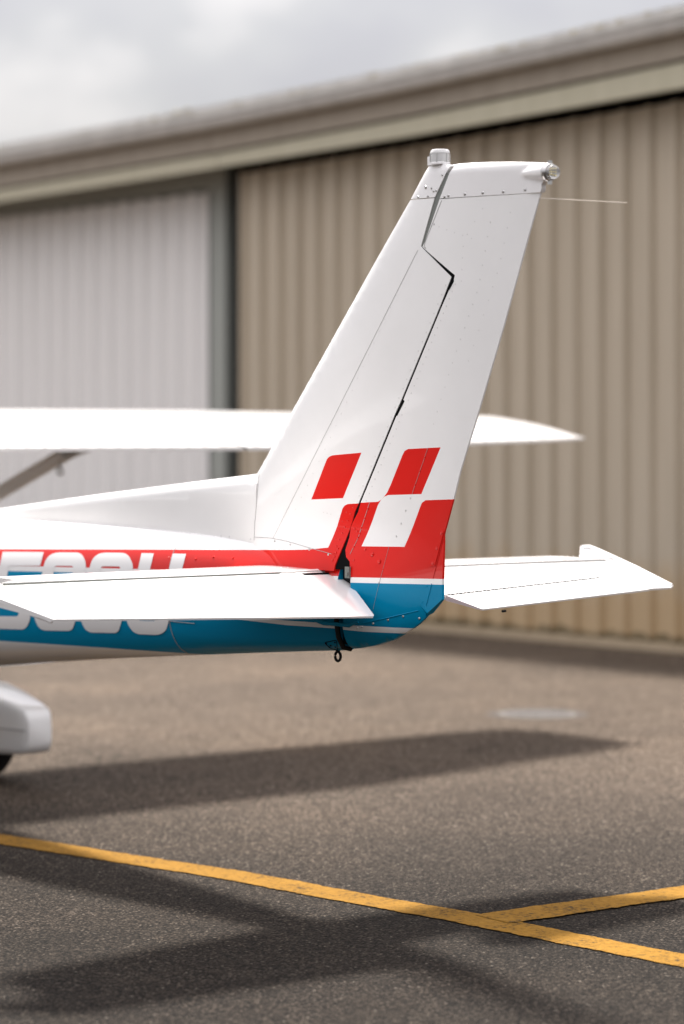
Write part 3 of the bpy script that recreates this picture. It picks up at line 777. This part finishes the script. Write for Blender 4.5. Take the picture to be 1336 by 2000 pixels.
sk_rivets(rv, [(834, 880), (806, 960), (770, 1060)], 24, .0030, trud, .5); sk_rivets(rv, [(722, 985), (703, 1040), (688, 1078)], 15, .0034, trud, .55)
sk_rivets(rv, [(690, 1030), (706, 1045)], 6, .0034, trud, .55); sk_rivets(rv, [(690, 1080), (692, 1108)], 22, .0032, trud, .5)
sk_rivets(rv, [(752, 1100), (736, 1150), (730, 1185)], 20, .0024, trud); sk_rivets(rv, [(838, 1130), (820, 1190)], 22, .0030, trud)
for p_ in ((713, 1073), (727, 1083), (741, 1097)): sk_rivets(rv, [p_, (p_[0] + .5, p_[1])], 9, .0065 if p_[0] > 720 else .0045, trud, .45)
rv.build(rudder)
sm = MB(); sk_line(sm, [(760, 1068), (750, 1105), (738, 1150), (729, 1190)], .0006, trud); sm.build("skin_seam", SEAM, rudder)
sm = MB(); sk_line(sm, [(836, 875), (805, 965)], .0007, trud); sm.build("skin_seam", SEAM, rudder)
sm = MB(); sk_line(sm, [(722, 982), (700, 1050), (684, 1082)], .0010, trud); sm.build("skin_seam", SEAM, rudder)
sm = MB(); sk_line(sm, [(863, 391), (830, 474), (828, 485)], .0008, trud); sm.build("skin_seam", SEAM, rudder)
sm = MB(); sk_line(sm, [(709, 1217), (760, 1206), (816, 1192.5)], .0016, trud); sk_line(sm, [(843.5, 1140), (827, 1205)], .0016, trud)
sm.build("fairing_edge", BLUE, rudder)
sm = MB(); sk_line(sm, [(866, 1052), (846, 1129)], .0016, trud); sm.build("fairing_edge", RED, rudder)
slab("trim_plate", PP(rounded([(857, 1035), (868, 1037), (850, 1106), (839, 1106)], 3)), lambda x, z: (x, -trud(x, z) - .003, z), lambda x, z: (x, -trud(x, z) * .5, z), RED, rudder, (), .02)
for p_ in ((863, 1041), (854, 1071), (846, 1100)):
    p = P(*p_); m = MB(); m.head((p[0], -trud(*p) - .003, p[1]), (0, -1, 0), .006, .4, 10); m.build("trim_plate_rivet", RED, rudder)
def screws(pts, parent, f, r):
    for p_ in pts:
        p = P(*p_); y = -f(*p); m = MB(); m.head((p[0], y, p[1]), (0, -1, 0), r, .55, 10); m.build("screw", STEEL, parent)
screws([(817, 385), (836, 383), (843, 367.5), (847, 373.5), (852, 372.5), (864, 342)], fin, capt, .0055)
screws([(832, 366)], fin, capt, .0075)
screws([(868.5, 384), (876, 382), (908, 379), (943, 376.5), (983, 374), (1026, 370.5)], rudder, rct, .0064)
screws([(848, 438), (830.5, 484)], rudder, trud, .0034)
screws([(537, 1057), (567, 1064), (604, 1073), (641, 1083)], fin, lambda x, z: max(tfin(x, z), fy(x, z)), .0045)
screws([(728, 1218), (757, 1211), (786, 1204), (815, 1208)], rudder, trud, .0048)
screws([(697, 1227), (706, 1224.5)], rudder, trud, .0042)
# rudder horn and bracket between tail cone and rudder
m = MB(); hp = [atY(*p, -.085) for p in ((598, 1204), (615, 1211), (632, 1217), (655, 1219), (682, 1222), (690, 1218), (700, 1215))]
m.tube(hp, [.006, .007, .008, .007, .007, .006, .004], 8); m.build("rudder_horn", BLUE, rudder)
m = MB(); m.box((XT - .02, -.034, .975), (XT + .05, .034, 1.27)); m.tube([(XT + .001, -.060, 1.15), (XT + .001, -.066, 1.06), (XT + .001, -.056, 1.0), (XT + .002, -.034, .962), (XT + .002, 0, .955)], .009, 6); m.build("rudder_post", BLACK, fin, 30)
m = MB(); bp = atY(680, 1118, -.06); m.box((bp[0] - .012, -.066, bp[2] - .02), (bp[0] + .012, -.058, bp[2] + .02)); m.lathe((bp[0] + .004, -.066, bp[2] - .005), [(0, -.0), (.006, 0), (.006, .006), (0, .006)], 8, (0, -1, 0)); m.build("hinge_bracket", SPAR, rudder, 30)

# --- dorsal fin
dorsal_out = dt + [(-2.9, 1.36), (-2.3, 1.33), (-1.2, 1.32), (P(495.8, 1053)[0], 1.28)] + PP([(495.8, 1053), (498.3, 1000), (502, 945)])
dex = []
for x in np.arange(-2.9, -.49, .02):
    zt = float(np.interp(x, [p[0] for p in DZ], [p[1] for p in DZ]))
    for d_ in (.003, .008, .015, .025, .04): dex.append((x, zt - d_))
dor = slab("dorsal_fin", dorsal_out, lambda x, z: (x, -tdor(x, z), z), lambda x, z: (x, tdor(x, z), z), WHITE, ac, (), .04, dex, d_out=.02)
m = MB()
for p_ in ((418, 1047), (432, 1046.5), (448, 1048), (490, 1052.5)):
    p = XZ(p_, -.04); m.head((p[0], -tdor(*p), p[1]), (0, -.9, .4), .004, .5, 8)
tag(m.build("screws", STEEL, dor), kind="stuff")

# --- horizontal tail
def stab(sgn):
    ol = [(-.50, .03), (-.40, 1.20), (-.37, 1.262), (-.33, 1.285), (-.10, 1.30), (-.085, 1.30), (-.012, 1.395), (-.008, 1.395), (-.008, .03)]
    c = lambda y: -.50 + .085 * y
    def tt(x, y):
        f = (x - c(y)) / (0 - c(y)); tip = max(0, min(1, (1.30 - y) / .05)) if x < -.1 else 1
        return max(.004, (.0275 * min(1, naca(min(.62 * max(f, 0), 1)) / .5 * .5 * 2)))
    up = lambda x, y: (x, sgn * y, 1.2145 + tt(x, y))
    dn = lambda x, y: (x, sgn * y, 1.2145 - tt(x, y))
    o = slab("horizontal_stabilizer", ol, up, dn, WHITE, ac, (), .06, [(c(y) + d_, y) for y in np.arange(.05, 1.28, .05) for d_ in (.004, .012, .03, .06)])
    m = MB()
    for k in range(40):
        y = .09 + k * .0325; m.head((-.022, sgn * y, up(-.022, y)[2]), (0, 0, 1), .0034, .6)
        y += .015; m.head((-.16, sgn * y * .97, up(-.16, y * .97)[2]), (0, 0, 1), .003, .5)
    tag(m.build("rivets", WHITE, o), kind="stuff")
    return o
for o_, sg_ in ((stab(-1), -1), (stab(1), 1)):
    MB().box((-.010, min(sg_ * .05, sg_ * 1.392), 1.20), (-.0062, max(sg_ * .05, sg_ * 1.392), 1.2336)).build("hinge_gap", SEAM if sg_ > 0 else SPAR, o_, 0)  # dark strip on the trailing face, its shade put into the colour
EA = math.radians(20); EN = (math.sin(EA), 0, math.cos(EA))
def UV(px, py):
    p = on_plane(px, py, (0, 0, ZH), EN); return (float(p[0] / math.cos(EA)), float(p[1]))
def Eat(u, v, s): return (u * math.cos(EA) + s * math.sin(EA), v, ZH - u * math.sin(EA) + s * math.cos(EA))
def ethick(u, v):
    te = .44 - .085 * abs(v); k = max(0, min(1, 1 - u / te))
    return .004 + .040 * k * min(1, max(.15, (u + .14) / .1))
eup = lambda u, v: Eat(u, v, 0 - max(0, .02 - u) ** 2 * 6 * (1 if u > -.02 else 0))
edn = lambda u, v: Eat(u, v, -ethick(u, v))
near = [UV(*p) for p in ((5, 1144), (200, 1134), (400, 1123), (650, 1109.5), (662, 1113.5), (670, 1122), (700, 1160), (730.5, 1201), (729, 1203.6), (600, 1205), (104, 1209.3), (60, 1192.5), (0, 1169.5), (-52, 1148), (-66, 1140), (-72, 1128), (-60, 1120), (-30, 1122), (-8, 1133))]
eln = slab("elevator", near, eup, edn, WHITE, ac, (), .03)
far = [UV(*p) for p in ((852, 1104.5), (1000, 1101.5), (1195, 1096.5), (1188, 1094), (1150, 1086), (1133.5, 1080), (1133, 1072), (1137, 1069), (1150, 1069.5), (1170, 1077), (1315, 1143.5), (1311, 1147), (1272, 1149), (1172, 1127.5), (870, 1161.5), (850, 1163))]
elf = slab("elevator", far, eup, edn, WHITE, ac, (), .03)
tab = [UV(*p) for p in ((872, 1163.2), (1172.5, 1129), (1270, 1150), (1262, 1151.5), (944, 1189.5), (940, 1189))]
tb = slab("trim_tab", tab, eup, edn, WHITE, elf, (), .03)
m = MB(); a, b_ = np.array(UV(874, 1162.4)), np.array(UV(1172, 1128.2)); K_ = 40
for k in range(K_):
    p, q = a + (b_ - a) * (k / K_), a + (b_ - a) * ((k + .62) / K_); m.tube([Eat(*p, .0005), Eat(*q, .0005)], .0030, 5)
m.build("trim_tab_hinge", DARK, elf)
m = MB(); m.tube([Eat(*UV(*p), .002) for p in ((1136, 1071), (1150, 1071), (1170, 1079), (1240, 1110), (1312, 1144))], [.011, .013, .013, .011, .006], 10); m.build("tip_cap", PLASTIC, elf)
m = MB(); m.tube([Eat(*UV(*p), -.012) for p in ((103, 1207.5), (60, 1190), (0, 1167), (-50, 1146), (-66, 1137))], [.006, .009, .011, .013, .012], 10); m.build("tip_cap", PLASTIC, eln)
for o_, pts in ((eln, [(24, 1147), (60, 1170), (94, 1190), (300, 1186), (500, 1182), (585, 1167)]), (elf, [(1210, 1098), (1225, 1106), (1255, 1121), (1290, 1136)])):
    m = MB()
    for p_ in pts: m.head(Eat(*UV(*p_), .0), EN, .0036, .5)
    tag(m.build("rivets", WHITE, o_), kind="stuff")
m = MB(); p = Eat(*UV(985, 1184), -.012); m.tube([np.array(p) + [0, -.006, -.007], np.array(p) + [0, .010, -.006]], .005, 6); m.build("tab_horn", BLACK, elf)
# torque tube joining both halves behind the fin
m = MB(); m.tube([(.012, -.17, ZH - .018), (.012, .17, ZH - .018)], .016, 10); m.build("torque_tube", DARK, eln)

# --- wings
def foil(f, thick=.12):
    yt = max(thick * naca(f), .006 if f > .5 else 0); m_, p_ = .02, .4
    yc = m_ / p_**2 * (2*p_*f - f*f) if f < p_ else m_ / (1-p_)**2 * ((1-2*p_) + 2*p_*f - f*f)
    return yc, yt
WST = [0., .45, 2.6, 4.50, 4.80, 4.90, 4.96, 5.00]; WLE = [-4.93, -4.93, -4.93, -4.86, -4.84, -4.80, -4.70, -4.50]; WTE = [-3.30, -3.30, -3.30, -3.62, -3.68, -3.72, -3.80, -3.98]
WZT = [1.655, 1.656, 1.662, 1.702, 1.712, 1.715, 1.72, 1.728]; WTH = [.12, .12, .12, .115, .11, .095, .07, .03]
ALP = math.radians(4.15)
def wing_piece(name, sgn, ys, f0, f1, mt, parent, bead=0., nf=16, gap=0.):
    vs, fs = [], []
    fr_ = [f0 + (f1 - f0) * (1 - math.cos(PI * i / (2 * nf))) if f0 == 0 else f0 + (f1 - f0) * i / nf for i in range(nf + 1)]
    for y, bd in ys:
        le, te, zt, th = (float(np.interp(y, WST, q)) for q in (WLE, WTE, WZT, WTH)); c = te - le
        def pt(f, up, k):
            yc, yt = foil(f, th); h_ = yc + (yt if up else -yt)
            xx = (f - 1) * c; return (te + xx * math.cos(ALP) + h_ * c * math.sin(ALP), sgn * y, zt - xx * math.sin(ALP) + h_ * c * math.cos(ALP) + k)
        for f in fr_[::-1]: vs.append(pt(f, True, bd))
        for f in fr_[(1 if f0 == 0 else 0):]: vs.append(pt(f, False, -bd * 1.0))
    K = len(vs) // len(ys)
    for i in range(len(ys) - 1):
        for k in range(K): fs.append((i*K+k, i*K+(k+1) % K, (i+1)*K+(k+1) % K, (i+1)*K+k))
    fs += [tuple(range(K))[::-1], tuple(range((len(ys)-1)*K, len(ys)*K))]
    return mesh(name, vs, fs, mt, parent, None, 35)
def beads(y0, y1, st=.105, h_=.0028):
    ys = [(y0, 0)]; y = y0 + .05
    while y < y1 - .05:
        ys += [(y - .012, 0), (y - .005, h_), (y + .005, h_), (y + .012, 0)]; y += st
    return ys + [(y1, 0)]
for sgn in (1, -1):
    wg = wing_piece("wing", sgn, [(0.05, 0), (.45, 0), (1.5, 0), (2.6, 0), (3.6, 0), (4.50, 0)], 0., .755, WHITE, ac, 0, 22)
    wing_piece("flap", sgn, beads(.50, 2.06), .762, 1., WHITE, wg, 0, 8)
    wing_piece("aileron", sgn, beads(2.08, 4.50), .762, 1., WHITE, wg, 0, 8)
    m = MB(); fp = lambda f: (lambda q: (-3.30 + (f-1)*1.63*math.cos(ALP) + (q[0]+q[1])*1.63*math.sin(ALP), sgn*2.0675, 1.659 - (f-1)*1.63*math.sin(ALP) + (q[0]+q[1])*1.63*math.cos(ALP) - .004))(foil(f))
    m.tube([fp(.77 + .23*i/6) for i in range(7)], .007, 6); m.build("control_gap", DARK, wg)
    m = MB()
    for y0, y1 in ((.5, 4.5),):
        g = [(float(np.interp(y, WST, WTE)), float(np.interp(y, WST, WLE)), y) for y in np.linspace(y0, y1, 12)]
        m.tube([((te - le) * .7585 + le + .004, sgn * y, float(np.interp(y, WST, WZT)) + (te - le) * (.2415 * math.sin(ALP) + (foil(.7585)[0] + foil(.7585)[1]) * math.cos(ALP)) - .003) for te, le, y in g], .005, 6)
    m.build("control_gap", SPAR, wg)
    wing_piece("wing_tip", sgn, [(4.506, 0), (4.65, 0), (4.8, 0), (4.86, 0), (4.9, 0), (4.93, 0), (4.96, 0), (4.98, 0), (5.00, 0)], 0., 1., PLASTIC, wg, 0, 24)
    m = MB(); a = np.array([-4.45, sgn * 1.80, 1.665]); b_ = np.array([-4.45, sgn * .47, 1.02])
    m.tube([a + (a - b_) * .03, a, b_], [.055, .055, .055], 14, True, (1.0, .70)); sg = m.build("wing_strut", mat("strut_paint", (.82, .80, .77), .35, 0, .3), ac)
    m = MB(); m.tube([a + np.array([0, -.12*sgn, -.055]), a + np.array([0, -.01*sgn, -.005]), a + np.array([0, .12*sgn, .02])], [.06, .075, .06], 12, True, (1, .55))
    m.build("strut_cuff", GREY, sg)
    hk = np.array([-4.40, sgn * 1.66, 1.60]); m = MB(); m.tube([hk, hk + [0, 0, -.045]], .008, 6); m.tube([hk + [.0, .0 + .018*math.cos(q), -.062 + .018*math.sin(q)] for q in np.linspace(0, 2*PI, 13)], .006, 6, False); m.build("tie_down_ring", GREY, sg)

# --- main wheels under their fairings
def gear(sgn):
    Yc = sgn * .98; cx = -4.06
    st_ = [(-4.62, .28, .30, .02), (-4.58, .22, .36, .055), (-4.45, .17, .43, .105), (-4.2, .145, .485, .13), (-4.0, .145, .480, .135), (-3.85, .150, .452, .13), (-3.735, .150, .430, .115), (-3.615, .160, .405, .095), (-3.560, .168, .388, .085), (-3.540, .182, .372, .076), (-3.523, .215, .33, .066)]
    vs, fs = [], []; n = 24
    for x, zb_, zt, hw in st_:
        c, h_ = (zb_ + zt) / 2, (zt - zb_) / 2
        for k in range(n):
            q = 2 * PI * k / n; cq, sq = math.cos(q), math.sin(q); e_ = 2 / 7.0
            vs.append((x, Yc + hw * math.copysign(abs(cq) ** e_, cq), c + h_ * math.copysign(abs(sq) ** e_, sq)))
    for i in range(len(st_) - 1):
        for k in range(n): fs.append((i*n+k, i*n+(k+1) % n, (i+1)*n+(k+1) % n, (i+1)*n+k))
    fs += [tuple(range(n)), tuple(range((len(st_)-1)*n, len(st_)*n))]
    fa = mesh("wheel_fairing", vs, fs, WHITE, ac, None, 42)
    m = MB(); pts = []
    for x, zb_, zt, hw in st_[3:-1]: pts.append((x, Yc - hw * .998, .285 + (x + 3.9) * .0))
    m.tube(pts, .0035, 6); m.build("fairing_seam", SEAM, fa)
    m = MB(); m.lathe((cx, Yc, .222), [(.09, -.075), (.15, -.085), (.195, -.078), (.217, -.05), (.222, -.02), (.222, .02), (.217, .05), (.195, .078), (.15, .085), (.09, .075)], 48, (0, 1, 0)); m.build("tyre", TYRE, fa)
    m = MB(); m.lathe((cx, Yc, .222), [(0, -.06), (.088, -.07), (.095, -.075), (.095, .075), (.088, .07), (0, .06)], 32, (0, 1, 0)); m.build("wheel_hub", STEEL, fa)
    m = MB(); m.tube([(-4.15, sgn * .40, .66), (-4.1, sgn * .62, .52), (-4.02, sgn * .86, .28), (-4.0, sgn * .92, .23)], [.055, .05, .045, .04], 10, True, (1, .45)); m.build("gear_leg", WHITE, ac)
gear(1); gear(-1)
m = MB(); m.lathe((-5.75, 0, .19), [(.08, -.06), (.17, -.065), (.19, -.03), (.19, .03), (.17, .065), (.08, .06)], 32, (0, 1, 0)); m.tube([(-5.75, 0, .19), (-5.78, 0, .75)], .035, 8); m.build("nose_wheel", TYRE, ac)
m = MB(); m.lathe((-6.28, 0, .98), [(.15, 0), (.14, .08), (.09, .17), (0, .22)], 20, (-1, 0, 0)); m.tube([(-6.36, -.85, .98), (-6.36, -.4, .98), (-6.36, 0, .98), (-6.36, .4, .98), (-6.36, .85, .98)], [.03, .06, .05, .06, .03], 8, True, (.35, 1)); m.build("propeller", GREY, ac)
